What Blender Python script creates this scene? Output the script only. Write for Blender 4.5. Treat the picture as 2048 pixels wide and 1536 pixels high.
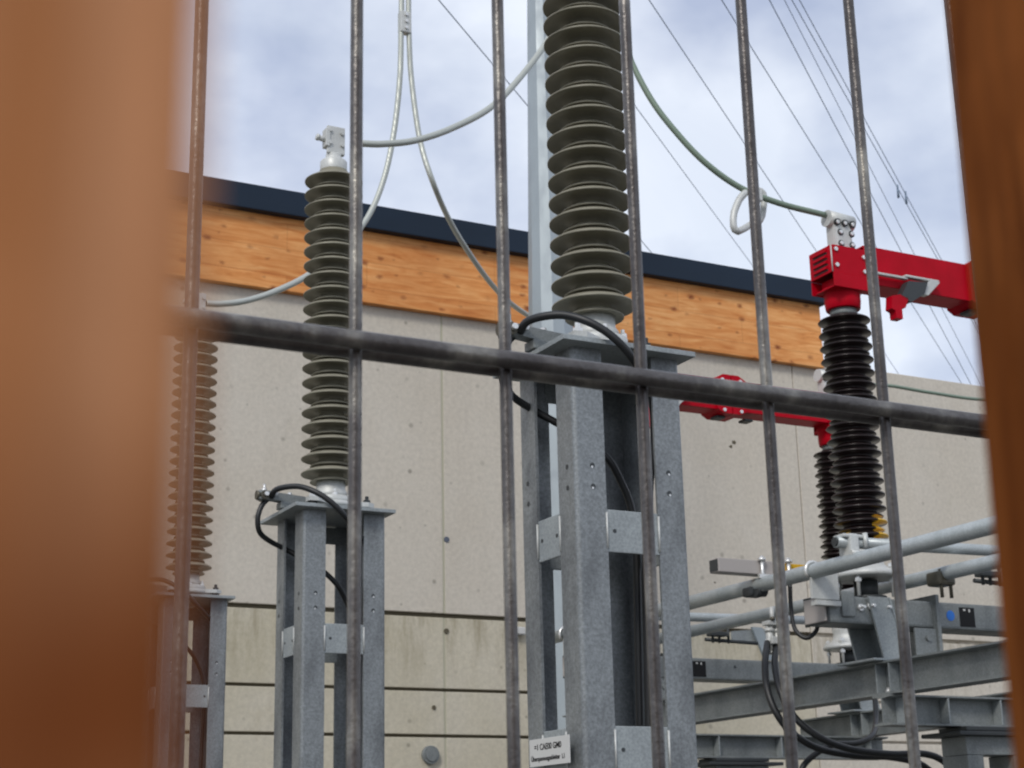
import bpy, bmesh, math, random
from mathutils import Vector, Matrix
R = math.radians
random.seed(7)
sc = bpy.context.scene
for o in list(bpy.data.objects): bpy.data.objects.remove(o)

# ---------------------------------------------------------------- camera
F = 3285.17; CX, CY = 1024.0, 768.0                   # focal length and centre, in pixels of a 2048 x 1536 picture
XA = Vector((0.8856, 0.1100, 0.4512)); ZA = Vector((-0.0217, -0.9607, 0.2771))
XA.normalize(); ZA = (ZA - ZA.dot(XA) * XA).normalized(); YA = ZA.cross(XA)
EYE = Vector((0, 0, 1.5))
ROW = (XA, YA, ZA)                                     # world axes seen from the camera (right, down, forward)
right = Vector((XA[0], YA[0], ZA[0])); down = Vector((XA[1], YA[1], ZA[1])); fwd = Vector((XA[2], YA[2], ZA[2]))
cam = bpy.data.objects.new('camera', bpy.data.cameras.new('camera'))
sc.collection.objects.link(cam)
m = Matrix((right, -down, -fwd)).transposed().to_4x4(); m.translation = EYE
cam.matrix_world = m
cam.data.sensor_width = 36.0; cam.data.lens = 36.0 * F / 2048.0
cam.data.clip_start = 0.004; cam.data.clip_end = 2000
cam.data.dof.use_dof = True; cam.data.dof.focus_distance = 1.1
cam.data.dof.aperture_fstop = (cam.data.lens) / 1.4
cam.data.dof.aperture_blades = 0
sc.camera = cam

def ray(px, py):
    c = ((px - CX) / F, (py - CY) / F, 1.0)
    return Vector([sum(a * b for a, b in zip(r, c)) for r in ROW])
def on_y(px, py, y): d = ray(px, py); return EYE + d * (y / d.y)
def on_x(px, py, x): d = ray(px, py); return EYE + d * (x / d.x)

# ---------------------------------------------------------------- world, sun, exposure
SUN_EL, SUN_AZ = 40.0, 228.0        # azimuth of the sun measured from +y towards +x: behind the photographer, slightly left
w = bpy.data.worlds.new('World'); sc.world = w; w.use_nodes = True
nt = w.node_tree; nt.nodes.clear()
def N(t, **k):
    n = nt.nodes.new(t)
    for a, b in k.items(): setattr(n, a, b)
    return n
sky = N('ShaderNodeTexSky', sky_type='NISHITA'); sky.sun_disc = False
sky.sun_elevation = R(SUN_EL); sky.sun_rotation = R(SUN_AZ); sky.air_density = 1.0; sky.dust_density = 1.0
tc = N('ShaderNodeTexCoord')
mp = N('ShaderNodeMapping'); mp.inputs['Scale'].default_value = (1.0, 1.0, 1.5); mp.inputs['Location'].default_value = (0.3, 1.7, 0.4)
n1 = N('ShaderNodeTexNoise'); n1.inputs['Scale'].default_value = 3.2; n1.inputs['Detail'].default_value = 7; n1.inputs['Roughness'].default_value = 0.5; n1.inputs['Distortion'].default_value = 0.5
n2 = N('ShaderNodeTexNoise'); n2.inputs['Scale'].default_value = 6.0; n2.inputs['Detail'].default_value = 5; n2.inputs['Roughness'].default_value = 0.5
r1 = N('ShaderNodeValToRGB'); r1.color_ramp.elements[0].position = 0.30; r1.color_ramp.elements[1].position = 0.62
r1.color_ramp.elements[0].color = (.74, .74, .74, 1); r1.color_ramp.elements[1].color = (1, 1, 1, 1)
r2 = N('ShaderNodeValToRGB'); r2.color_ramp.elements[0].position = 0.32; r2.color_ramp.elements[1].position = 0.60
r2.color_ramp.elements[0].color = (5.0, 5.7, 7.5, 1); r2.color_ramp.elements[1].color = (9.2, 9.8, 10.9, 1)
skb = N('ShaderNodeVectorMath', operation='SCALE'); skb.inputs['Scale'].default_value = 1.25
mx = N('ShaderNodeMix', data_type='RGBA')
bg = N('ShaderNodeBackground'); bg.inputs['Strength'].default_value = 0.101
out = N('ShaderNodeOutputWorld')
L = nt.links.new
L(tc.outputs['Generated'], mp.inputs['Vector']); L(mp.outputs['Vector'], n1.inputs['Vector']); L(mp.outputs['Vector'], n2.inputs['Vector'])
L(n1.outputs['Fac'], r1.inputs['Fac']); L(n2.outputs['Fac'], r2.inputs['Fac'])
L(sky.outputs['Color'], skb.inputs[0])
L(r1.outputs['Color'], mx.inputs['Factor']); L(skb.outputs['Vector'], mx.inputs['A']); L(r2.outputs['Color'], mx.inputs['B'])
L(mx.outputs['Result'], bg.inputs['Color']); L(bg.outputs['Background'], out.inputs['Surface'])
sun = bpy.data.objects.new('sun', bpy.data.lights.new('sun', 'SUN')); sc.collection.objects.link(sun)
sun.data.energy = 1.75; sun.data.angle = R(14); sun.data.color = (1.0, 0.95, 0.88)
az, el = R(SUN_AZ), R(SUN_EL)
sdir = Vector((math.sin(az) * math.cos(el), math.cos(az) * math.cos(el), math.sin(el)))
sun.rotation_euler = sdir.to_track_quat('Z', 'Y').to_euler()
sc.view_settings.view_transform = 'Standard'; sc.view_settings.look = 'None'
sc.view_settings.exposure = 0.0; sc.view_settings.gamma = 1.0

# ---------------------------------------------------------------- materials
def mat(name, col, rough=.5, metal=0.0, spec=.5, coat=0.0):
    m = bpy.data.materials.new(name); m.use_nodes = True
    b = m.node_tree.nodes['Principled BSDF']
    b.inputs['Base Color'].default_value = (*col, 1); b.inputs['Roughness'].default_value = rough
    b.inputs['Metallic'].default_value = metal; b.inputs['Specular IOR Level'].default_value = spec
    b.inputs['Coat Weight'].default_value = coat
    return m
class G:
    """small node helper for one material"""
    def __init__(s, m): s.m = m; s.t = m.node_tree; s.b = s.t.nodes['Principled BSDF']
    def n(s, t, **k):
        x = s.t.nodes.new(t)
        for a, b in k.items(): setattr(x, a, b)
        return x
    def l(s, a, b): s.t.links.new(a, b)
    def co(s, scale=(1, 1, 1), loc=(0, 0, 0), kind='Object'):
        c = s.n('ShaderNodeTexCoord'); p = s.n('ShaderNodeMapping')
        p.inputs['Scale'].default_value = scale; p.inputs['Location'].default_value = loc
        s.l(c.outputs[kind], p.inputs['Vector']); return p.outputs['Vector']
    def noise(s, v, scale, detail=4, rough=.5, dist=0):
        x = s.n('ShaderNodeTexNoise'); x.inputs['Scale'].default_value = scale; x.inputs['Detail'].default_value = detail
        x.inputs['Roughness'].default_value = rough; x.inputs['Distortion'].default_value = dist; s.l(v, x.inputs['Vector']); return x.outputs['Fac']
    def ramp(s, f, stops):
        x = s.n('ShaderNodeValToRGB'); e = x.color_ramp.elements
        while len(e) < len(stops): e.new(0.5)
        for i, (p, c) in enumerate(stops):
            e[i].position = p; e[i].color = (*c, 1) if len(c) == 3 else c
        s.l(f, x.inputs['Fac']); return x.outputs['Color']
    def mix(s, a, b, f, blend='MIX'):
        x = s.n('ShaderNodeMix', data_type='RGBA', blend_type=blend)
        for sock, v in (('Factor', f), ('A', a), ('B', b)):
            if hasattr(v, 'links'): s.l(v, x.inputs[sock])
            else: x.inputs[sock].default_value = v if sock == 'Factor' else (*v, 1)
        return x.outputs['Result']
    def bump(s, h, strength=.3, dist=.01):
        x = s.n('ShaderNodeBump'); x.inputs['Strength'].default_value = strength; x.inputs['Distance'].default_value = dist
        s.l(h, x.inputs['Height']); s.l(x.outputs['Normal'], s.b.inputs['Normal'])
g3 = lambda v: (v, v, v)

def galvanised(name, base, dark, metal=.35, rough=.42, mot=.8):
    m = mat(name, base, rough, metal); g = G(m); v = g.co()
    f = g.noise(g.co((1, 1, .45)), 8, 5, .55, .3); f2 = g.noise(v, 120, 4, .7)
    vo = g.n('ShaderNodeTexVoronoi'); vo.inputs['Scale'].default_value = 75; g.l(v, vo.inputs['Vector'])
    c = g.ramp(f, [(.30, dark), (.56, base)])
    c2 = g.ramp(f2, [(.38, g3(.56)), (.64, g3(1.3))])
    c = g.mix(c, c2, mot, 'MULTIPLY')
    sp = g.ramp(vo.outputs['Color'], [(.15, g3(.84)), (.85, g3(1.1))])
    c = g.mix(c, sp, .6 * mot, 'MULTIPLY')
    g.l(c, g.b.inputs['Base Color'])
    g.l(g.ramp(f, [(.3, g3(rough + .16)), (.7, g3(rough - .06))]), g.b.inputs['Roughness'])
    g.bump(f2, .12, .003)
    return m
M = {}
M['galv'] = galvanised('galvanised_steel', (.235, .252, .258), (.135, .145, .152), mot=.55)
M['beam'] = galvanised('galvanised_beam', (.225, .243, .240), (.165, .18, .182), .2, .5, .45)
M['pipe'] = galvanised('galvanised_pipe', (.42, .455, .46), (.33, .365, .37), .3, .4, .3)
M['mast'] = galvanised('mast_steel', (.34, .39, .415), (.31, .355, .385), .2, .42, .08)
M['plate'] = galvanised('bright_plate', (.32, .35, .355), (.26, .285, .295), .2, .5, .4)
M['casting'] = galvanised('aluminium_casting', (.56, .57, .55), (.48, .49, .47), .2, .45, .2)

m = mat('silicone_sheds', (.135, .130, .105), .42, 0, .4); g = G(m); v = g.co()
g.l(g.mix((.260, .243, .185), (.180, .170, .126), g.ramp(g.noise(v, 7, 5, .6), [(.35, g3(0)), (.7, g3(1))])), g.b.inputs['Base Color']); M['silicone'] = m
m = mat('brown_porcelain', (.011, .005, .0045), .30, 0, .4, .0); M['porcelain'] = m
m = mat('yellow_paint', (.70, .40, .01), .35, 0, .5, .2); M['yellow'] = m
m = mat('red_paint', (.48, .006, .014), .45, 0, .10, 0); g = G(m); v = g.co()
g.l(g.mix((.46, .001, .013), (.36, .001, .009), g.ramp(g.noise(v, 5, 4, .6), [(.35, g3(0)), (.7, g3(1))])), g.b.inputs['Base Color']); M['red'] = m
M['black'] = mat('black_rubber', (.012, .013, .014), .45)
M['dark'] = mat('dark_steel', (.045, .05, .052), .5, .3)
M['bolt'] = mat('zinc_bolt', (.72, .72, .70), .3, .6)
M['bronze'] = mat('brass_clamp', (.10, .092, .070), .45, .5)
M['white'] = mat('white_enamel', (.55, .55, .53), .5)
M['blue'] = mat('blue_label', (.015, .17, .62), .5)
M['inkm'] = mat('printed_text', (.012, .012, .013), .6, 0, .2)
M['cap'] = mat('end_cap_grey', (.38, .35, .33), .5)
m = mat('aluminium_cable', (.45, .47, .43), .42, .35); g = G(m); v = g.co()
wv = g.n('ShaderNodeTexWave'); wv.inputs['Scale'].default_value = 40; wv.inputs['Distortion'].default_value = 1.0; g.l(v, wv.inputs['Vector'])
g.bump(wv.outputs['Fac'], .15, .004); M['cable'] = m
M['cable_green'] = mat('weathered_cable', (.20, .26, .20), .5, .2)
M['line'] = mat('overhead_conductor', (.20, .26, .34), .5, .3)

# weathered wire of the mesh fence
m = mat('fence_wire', (.2, .18, .17), .36, .55); g = G(m); v = g.co()
f = g.noise(g.co((1, 1, .6)), 60, 4, .55); f2 = g.noise(v, 420, 3, .6)
c = g.ramp(f, [(.34, (.085, .077, .075)), (.54, (.14, .131, .126)), (.68, (.28, .268, .24)), (.82, (.40, .38, .33))])
c = g.mix(c, g.ramp(f2, [(.36, g3(.75)), (.66, g3(1.12))]), .6, 'MULTIPLY')
g.l(c, g.b.inputs['Base Color']); g.bump(f2, .5, .0006); M['wire'] = m

# stained wood of the slats the photographer looks between
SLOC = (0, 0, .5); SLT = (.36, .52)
def slatwood(name, a, b, c0, dk):
    m = mat(name, a, .7, 0, .08); g = G(m)
    v = g.co((1, 1, .06)); f = g.noise(v, 300, 5, .65, .8); f2 = g.noise(v, 900, 3, .6); f3 = g.noise(g.co((1, 1, .5)), 22, 3, .5)
    fb = g.noise(g.co((1, 1, .05), (2, 5, 1)), 150, 3, .6, .3)
    fm = g.n('ShaderNodeMath', operation='MULTIPLY_ADD'); g.l(fb, fm.inputs[0]); fm.inputs[1].default_value = .5; g.l(f, fm.inputs[2])
    fs = g.n('ShaderNodeMath', operation='SUBTRACT'); g.l(fm.outputs[0], fs.inputs[0]); fs.inputs[1].default_value = .25
    c = g.ramp(fs.outputs[0], [(.34, b), (.58, a)]); c = g.mix(c, g.ramp(f2, [(.35, g3(.8)), (.65, g3(1.12))]), .8, 'MULTIPLY')
    c = g.mix(c, c0, g.ramp(f3, [(.45, g3(0)), (.75, g3(.75))]))
    st = g.noise(g.co((.6, .6, 1), SLOC), 48, 2, .5)  # dark noise placed to paint in the shade low on the left slat
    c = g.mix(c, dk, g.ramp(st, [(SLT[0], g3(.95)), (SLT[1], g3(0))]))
    g.l(c, g.b.inputs['Base Color']); g.bump(f2, .3, .0006); return m
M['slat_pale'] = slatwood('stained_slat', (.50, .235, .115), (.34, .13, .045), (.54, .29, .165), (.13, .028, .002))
M['slat_dark'] = slatwood('shaded_stained_slat', (.23, .070, .014), (.125, .034, .005), (.27, .095, .024), (.16, .045, .007))  # darker wood colour with the shade of this slat's side painted in

# cross-laminated timber band of the building: two rows of boards, grain, knots
def timber():
    m = mat('larch_boards', (.6, .3, .1), .55, 0, .3); g = G(m)
    c = g.n('ShaderNodeTexCoord'); sp = g.n('ShaderNodeSeparateXYZ'); g.l(c.outputs['Object'], sp.inputs[0])
    v1 = g.co((.8, .8, 6.0)); f = g.noise(v1, 3.2, 6, .55, .8)
    base = g.ramp(f, [(.25, (.56, .20, .05)), (.42, (.70, .30, .09)), (.62, (.80, .41, .155)), (.8, (.85, .52, .25))])
    # boards: brick texture in the x-z plane gives each board its own tone
    cm = g.n('ShaderNodeCombineXYZ'); g.l(sp.outputs['X'], cm.inputs['X']); g.l(sp.outputs['Z'], cm.inputs['Y'])
    br = g.n('ShaderNodeTexBrick'); br.inputs['Scale'].default_value = 1.0; br.inputs['Brick Width'].default_value = 1.9; br.inputs['Row Height'].default_value = .225
    br.inputs['Mortar Size'].default_value = .0025; br.inputs['Color1'].default_value = (.86, .76, .66, 1); br.inputs['Color2'].default_value = (1.1, 1.12, 1.15, 1); br.inputs['Mortar'].default_value = (.65, .55, .45, 1)
    br.inputs['Bias'].default_value = 0; br.offset = .37
    g.l(cm.outputs[0], br.inputs['Vector'])
    base = g.mix(base, br.outputs['Color'], .75, 'MULTIPLY')
    # knots
    vo = g.n('ShaderNodeTexVoronoi', voronoi_dimensions='2D'); vo.inputs['Scale'].default_value = 1.0
    ks = g.n('ShaderNodeVectorMath', operation='MULTIPLY'); g.l(cm.outputs[0], ks.inputs[0]); ks.inputs[1].default_value = (5.2, 8.0, 1)
    v2 = ks.outputs[0]; vm = g.n('ShaderNodeVectorMath', operation='ADD'); 
    g.l(v2, vm.inputs[0]); sc3 = g.n('ShaderNodeVectorMath', operation='SCALE'); sc3.inputs['Scale'].default_value = .22
    nn = g.n('ShaderNodeTexNoise'); nn.inputs['Scale'].default_value = 6; g.l(v2, nn.inputs['Vector']); g.l(nn.outputs['Color'], sc3.inputs[0]); g.l(sc3.outputs[0], vm.inputs[1])
    g.l(vm.outputs[0], vo.inputs['Vector'])
    sel = g.n('ShaderNodeSeparateColor'); g.l(vo.outputs['Color'], sel.inputs[0])
    rad = g.n('ShaderNodeMath', operation='MULTIPLY'); g.l(sel.outputs[0], rad.inputs[0]); rad.inputs[1].default_value = .27
    sub = g.n('ShaderNodeMath', operation='SUBTRACT'); g.l(rad.outputs[0], sub.inputs[0]); g.l(vo.outputs['Distance'], sub.inputs[1])
    gain = g.n('ShaderNodeMath', operation='MULTIPLY_ADD', use_clamp=True); g.l(sub.outputs[0], gain.inputs[0]); gain.inputs[1].default_value = 4.5; gain.inputs[2].default_value = .0
    pick = g.n('ShaderNodeMath', operation='MULTIPLY'); g.l(gain.outputs[0], pick.inputs[0]); g.l(g.ramp(sel.outputs[1], [(.16, g3(0)), (.5, g3(1))]), pick.inputs[1])
    base = g.mix(base, (.24, .062, .015), pick.outputs[0])
    st = g.ramp(g.noise(g.co((.5, .5, .9), (3, 2, 1)), 2.2, 5, .65), [(.3, (.80, .66, .52)), (.62, (1.08, 1.06, 1.02))])
    base = g.mix(base, st, .8, 'MULTIPLY')
    g.l(base, g.b.inputs['Base Color']); g.bump(f, .15, .004)
    return m
M['timber'] = timber()
m = mat('navy_fascia', (.010, .017, .032), .5, .0, .25); g = G(m)
g.l(g.mix((.008, .018, .034), (.012, .025, .047), g.ramp(g.noise(g.co((.4, 1, 1)), 2, 4), [(.3, g3(0)), (.7, g3(1))])), g.b.inputs['Base Color']); M['fascia'] = m

def concrete(name, base, warm, stain):
    m = mat(name, base, .85, 0, .25); g = G(m); v = g.co()
    c = g.ramp(g.noise(v, .9, 6, .6, .3), [(.33, warm), (.62, base)])
    c = g.mix(c, g.ramp(g.noise(g.co((2.2, 2.2, .35)), 1.6, 6, .65), [(.3, g3(.95)), (.6, g3(1.03))]), .7, 'MULTIPLY')
    c = g.mix(c, g.ramp(g.noise(v, 26, 5, .7), [(.3, g3(.86)), (.68, g3(1.08))]), .9, 'MULTIPLY')
    # air holes and chips
    c_ = g.n('ShaderNodeTexCoord'); sp_ = g.n('ShaderNodeSeparateXYZ'); g.l(c_.outputs['Object'], sp_.inputs[0])
    cm_ = g.n('ShaderNodeCombineXYZ'); g.l(sp_.outputs['X'], cm_.inputs['X']); g.l(sp_.outputs['Z'], cm_.inputs['Y'])
    vo = g.n('ShaderNodeTexVoronoi', voronoi_dimensions='2D'); vo.inputs['Scale'].default_value = 4.6; g.l(cm_.outputs[0], vo.inputs['Vector'])
    sel = g.n('ShaderNodeSeparateColor'); g.l(vo.outputs['Color'], sel.inputs[0])
    rad = g.n('ShaderNodeMath', operation='MULTIPLY'); g.l(sel.outputs[0], rad.inputs[0]); rad.inputs[1].default_value = .13
    sub = g.n('ShaderNodeMath', operation='SUBTRACT'); g.l(rad.outputs[0], sub.inputs[0]); g.l(vo.outputs['Distance'], sub.inputs[1])
    gain = g.n('ShaderNodeMath', operation='MULTIPLY', use_clamp=True); g.l(sub.outputs[0], gain.inputs[0]); gain.inputs[1].default_value = 14
    pick = g.n('ShaderNodeMath', operation='MULTIPLY'); g.l(gain.outputs[0], pick.inputs[0]); g.l(g.ramp(sel.outputs[1], [(.35, g3(0)), (.9, g3(.6))]), pick.inputs[1])
    c = g.mix(c, (.16, .145, .115), pick.outputs[0])
    blot = g.ramp(g.noise(g.co((1.4, 1.4, .8), (5, 1, 2)), 1.5, 6, .7), [(.60, g3(0)), (.75, g3(.5))])
    c = g.mix(c, stain, blot)
        # dirt streaks running down below the horizontal joints
    zz_ = sp_.outputs['Z']; up_ = g.n('ShaderNodeMapRange'); g.l(zz_, up_.inputs['Value'])
    up_.inputs['From Min'].default_value = 2.75; up_.inputs['From Max'].default_value = 3.4
    strk = g.noise(g.co((4, 4, .8), (1, 4, 2)), 1.5, 6, .7)
    mm = g.n('ShaderNodeMath', operation='MULTIPLY', use_clamp=True); g.l(g.ramp(strk, [(.46, g3(0)), (.66, g3(.75))]), mm.inputs[0]); g.l(up_.outputs[0], mm.inputs[1])
    lt_ = g.n('ShaderNodeMath', operation='LESS_THAN'); g.l(zz_, lt_.inputs[0]); lt_.inputs[1].default_value = 3.4
    m3 = g.n('ShaderNodeMath', operation='MULTIPLY'); g.l(mm.outputs[0], m3.inputs[0]); g.l(lt_.outputs[0], m3.inputs[1])
    c = g.mix(c, (.24, .20, .12), m3.outputs[0])
    g.l(c, g.b.inputs['Base Color']); g.bump(g.noise(v, 60, 4, .6), .2, .004); return m
M['conc'] = concrete('cast_concrete', (.585, .54, .465), (.55, .50, .42), (.40, .36, .28))
M['conc_low'] = concrete('cast_concrete_plinth', (.56, .515, .415), (.50, .455, .34), (.34, .29, .18))
M['gap'] = mat('joint_shadow_gap', (.10, .085, .055), .9)
M['seam'] = mat('joint_sealant', (.42, .40, .30), .8)
M['dowel'] = mat('grey_plug', (.10, .115, .15), .7)
m = mat('gravel_ground', (.25, .24, .22), .95); g = G(m)
g.l(g.ramp(g.noise(g.co(), 18, 6, .7), [(.3, (.07, .068, .062)), (.7, (.15, .145, .13))]), g.b.inputs['Base Color']); M['ground'] = m

# ---------------------------------------------------------------- mesh helpers
class MB:
    def __init__(s): s.v = []; s.f = []; s.mi = []; s.sm = []; s.cur = 0
    def add(s, vs, fs, smooth=False):
        o = len(s.v); s.v += [Vector(p) for p in vs]
        for f in fs: s.f.append([o + i for i in f]); s.mi.append(s.cur); s.sm.append(smooth)
        return s
    def box(s, a, b):
        x0, y0, z0 = a; x1, y1, z1 = b
        return s.add([(x0, y0, z0), (x1, y0, z0), (x1, y1, z0), (x0, y1, z0), (x0, y0, z1), (x1, y0, z1), (x1, y1, z1), (x0, y1, z1)],
                     [(0, 3, 2, 1), (4, 5, 6, 7), (0, 1, 5, 4), (1, 2, 6, 5), (2, 3, 7, 6), (3, 0, 4, 7)])
    def bbox(s, a, b, c=.004):
        """box with chamfered edges"""
        bm = bmesh.new(); bmesh.ops.create_cube(bm, size=1)
        ce = [(a[i] + b[i]) / 2 for i in range(3)]; d = [abs(b[i] - a[i]) for i in range(3)]
        for q in bm.verts: q.co = Vector((ce[0] + q.co.x * d[0], ce[1] + q.co.y * d[1], ce[2] + q.co.z * d[2]))
        bmesh.ops.bevel(bm, geom=bm.edges[:], offset=c, segments=2, affect='EDGES', profile=.6)
        bm.verts.index_update(); s.add([q.co.copy() for q in bm.verts], [[q.index for q in f.verts] for f in bm.faces]); bm.free(); return s
    def prism(s, poly, a, b, axis='z'):
        """extrude a 2-D outline between a and b along an axis; outline coords are the other two axes in order"""
        def P(u, v, t): return {'z': (u, v, t), 'y': (u, t, v), 'x': (t, u, v)}[axis]
        n = len(poly); vs = [P(u, v, a) for u, v in poly] + [P(u, v, b) for u, v in poly]
        return s.add(vs, [list(range(n))[::-1], list(range(n, 2 * n))] + [(i, (i + 1) % n, n + (i + 1) % n, n + i) for i in range(n)])
    def tube(s, pts, r, seg=12, caps=True):
        pts = [Vector(p) for p in pts]; n = len(pts); rs = r if isinstance(r, (list, tuple)) else [r] * n
        t0 = (pts[1] - pts[0]).normalized(); up = Vector((0, 0, 1)) if abs(t0.z) < .9 else Vector((1, 0, 0))
        u = t0.cross(up).normalized(); vs = []
        for i, p in enumerate(pts):
            t = (pts[min(i + 1, n - 1)] - pts[max(i - 1, 0)]).normalized()
            u = (u - u.dot(t) * t).normalized(); q = t.cross(u)
            for k in range(seg):
                a = 2 * math.pi * k / seg; vs.append(p + (u * math.cos(a) + q * math.sin(a)) * rs[i])
        o = len(s.v)
        fs = [(i * seg + k, i * seg + (k + 1) % seg, (i + 1) * seg + (k + 1) % seg, (i + 1) * seg + k) for i in range(n - 1) for k in range(seg)]
        s.add(vs, fs, True)
        if caps:
            for base, rev in ((0, True), ((n - 1) * seg, False)):
                f = [o + base + k for k in range(seg)]
                s.f.append(f[::-1] if rev else f); s.mi.append(s.cur); s.sm.append(False)
        return s
    def lathe(s, prof, c=(0, 0, 0), seg=40, smooth=True, mfun=None):
        """prof: list of (radius, z) bottom to top round a vertical axis through c"""
        n = len(prof); vs = []
        for r, z in prof:
            for k in range(seg):
                a = 2 * math.pi * k / seg; vs.append((c[0] + r * math.cos(a), c[1] + r * math.sin(a), c[2] + z))
        o = len(s.v); s.v += [Vector(p) for p in vs]
        for i in range(n - 1):
            for k in range(seg):
                s.f.append([o + i * seg + k, o + i * seg + (k + 1) % seg, o + (i + 1) * seg + (k + 1) % seg, o + (i + 1) * seg + k])
                s.mi.append(mfun(prof[i][1], 360.0 * (k + .5) / seg) if mfun else s.cur); s.sm.append(smooth)
        s.f.append([o + k for k in range(seg)][::-1]); s.f.append([o + (n - 1) * seg + k for k in range(seg)])
        s.mi += [s.cur] * 2; s.sm += [False] * 2
        return s
    def bolt(s, p, d, r=.012, h=.012):
        d = Vector(d).normalized(); p = Vector(p); return s.tube([p - d * .002, p + d * h], r, 6)
    def build(s, name, mats, parent=None, rel=True, auto=None):
        """rel: vertices are already relative to the parent thing; else they are world coordinates"""
        me = bpy.data.meshes.new(name)
        off = Vector((0, 0, 0))
        if parent is not None and not rel:
            q = parent
            while q: off += q.location; q = q.parent
        me.from_pydata([tuple(p - off) for p in s.v], [], s.f)
        mats = mats if isinstance(mats, (list, tuple)) else [mats]
        for x in mats: me.materials.append(M[x])
        me.polygons.foreach_set('material_index', s.mi); me.polygons.foreach_set('use_smooth', s.sm)
        bm = bmesh.new(); bm.from_mesh(me); bmesh.ops.recalc_face_normals(bm, faces=bm.faces[:])
        if auto:
            for e in bm.edges:
                if len(e.link_faces) == 2 and e.calc_face_angle(0) > auto: e.smooth = False
        bm.to_mesh(me); bm.free(); me.update()
        o = bpy.data.objects.new(name, me); sc.collection.objects.link(o)
        if parent is not None: o.parent = parent
        return o
def pieces(bs, name, mats, parent, rel=True):
    return [q.build(name, mats, parent, rel) for q in bs]
def T(*a, **k): q = MB(); q.tube(*a, **k); return q
def tag(o, label=None, cat=None, group=None, kind=None):
    if label: o['label'] = label
    if cat: o['category'] = cat
    if group: o['group'] = group
    if kind: o['kind'] = kind
    return o
def empty(name, loc, label, cat, group=None):
    o = bpy.data.objects.new(name, None); sc.collection.objects.link(o); o.location = loc; o.empty_display_size = .05
    return tag(o, label, cat, group)
def copy_tree(o, parent=None, skip=()):
    c = o.copy(); sc.collection.objects.link(c); c.parent = parent
    for ch in [x for x in bpy.data.objects if x.parent == o and x.name.split('.')[0] not in skip]: copy_tree(ch, c, skip)
    return c
def spline(pts, n=10):
    pts = [Vector(p) for p in pts]; P = [2 * pts[0] - pts[1]] + pts + [2 * pts[-1] - pts[-2]]; o = []
    for i in range(1, len(P) - 2):
        for k in range(n):
            t = k / n; a, b, c, d = P[i - 1], P[i], P[i + 1], P[i + 2]
            o.append(.5 * ((2 * b) + (c - a) * t + (2 * a - 5 * b + 4 * c - d) * t * t + (3 * b - a - 3 * c + d) * t ** 3))
    return o + [pts[-1]]

# ---------------------------------------------------------------- the ground
b = MB(); b.box((-300, -300, -.5), (300, 300, 0)); tag(b.build('ground', 'ground'), kind='structure')

# ---------------------------------------------------------------- building behind
WY = 12.0
bld = empty('utility_building', (5.0, WY, 0), 'long concrete utility building with orange larch band and navy roof edge', 'building')
b = MB()
X0, X1 = -9.0, 9.40
cols = [X0, -4.5, -.9, 2.45, 5.715, X1]
rows = [(0, .62), (.64, 1.22), (1.24, 1.82), (1.84, 2.425), (2.45, 2.785), (2.81, 3.375)]
for i in range(5):
    a, c = cols[i] + (.009 if i else 0), cols[i + 1] - (.009 if i < 4 else 0)
    b.cur = 0; b.bbox((a, WY, 3.41), (c, WY + .22, 6.0), .006)
    b.cur = 1
    for z0, z1 in rows: b.bbox((a, WY + .004, z0), (c, WY + .22, z1), .006)
b.cur = 2; b.box((X0 + .02, WY + .03, 0), (X1 - .02, WY + .2, 6.02))
b.cur = 3
for xs in cols[1:-1]:
    b.box((xs - .02, WY + .0025, 3.412), (xs + .02, WY + .1, 6.0))
    for z0, z1 in rows: b.box((xs - .02, WY + .0065, z0 + .002), (xs + .02, WY + .1, z1 - .002))
b.cur = 0; b.box((X0, WY + .22, 0), (X1, WY + 8, 6.0))
b.build('wall', ['conc', 'conc_low', 'gap', 'seam'], bld, rel=False)
b = MB(); b.cur = 0
b.bbox((X0 - .05, WY - .07, 5.945), (9.74, WY + .26, 6.72), .006); b.box((X0 - .05, WY + .26, 6.01), (9.73, WY + 8.05, 6.71))
b.build('timber_band', 'timber', bld, rel=False)
b = MB(); b.bbox((X0 - .1, WY - .15, 6.575), (9.78, WY + 8.2, 6.79), .008); b.build('roof_edge', 'fascia', bld, rel=False)
b = MB()
for px, py, r, y in ((893, 1079, .024, 11.99),):
    p = on_y(px, py, WY); b.tube([p + Vector((0, .02, 0)), p - Vector((0, .006, 0))], r, 16)
b.build('wall_plug', 'dowel', bld, rel=False)
for px, py, r in ((893, 1262, .022), (868, 1415, .018)):
    p = on_y(px, py, WY); T([p + Vector((0, .02, 0)), p - Vector((0, .003, 0))], r, 10).build('anchor_hole', 'gap', bld, rel=False)
# round vent low on the wall and a small white box
p = on_y(860, 1510, WY); b = MB()
b.tube([p + Vector((0, .02, 0)), p - Vector((0, .03, 0))], [.075, .07], 20); b.tube([p - Vector((0, .03, 0)), p - Vector((0, .04, 0))], [.05, .05], 20)
b.build('round_vent', 'beam', bld, rel=False)
p = on_y(1035, 1263, WY)
jb = empty('junction_box', (p.x, WY, p.z), 'small white junction box on the concrete wall left of the big centre support', 'junction box')
b = MB(); b.bbox((-.05, -.05, -.032), (.05, .004, .032), .006); b.build('housing', 'white', jb)
b = MB(); b.bbox((-.042, -.056, -.025), (.042, -.05, .025), .003); b.build('lid', 'white', jb)

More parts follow.
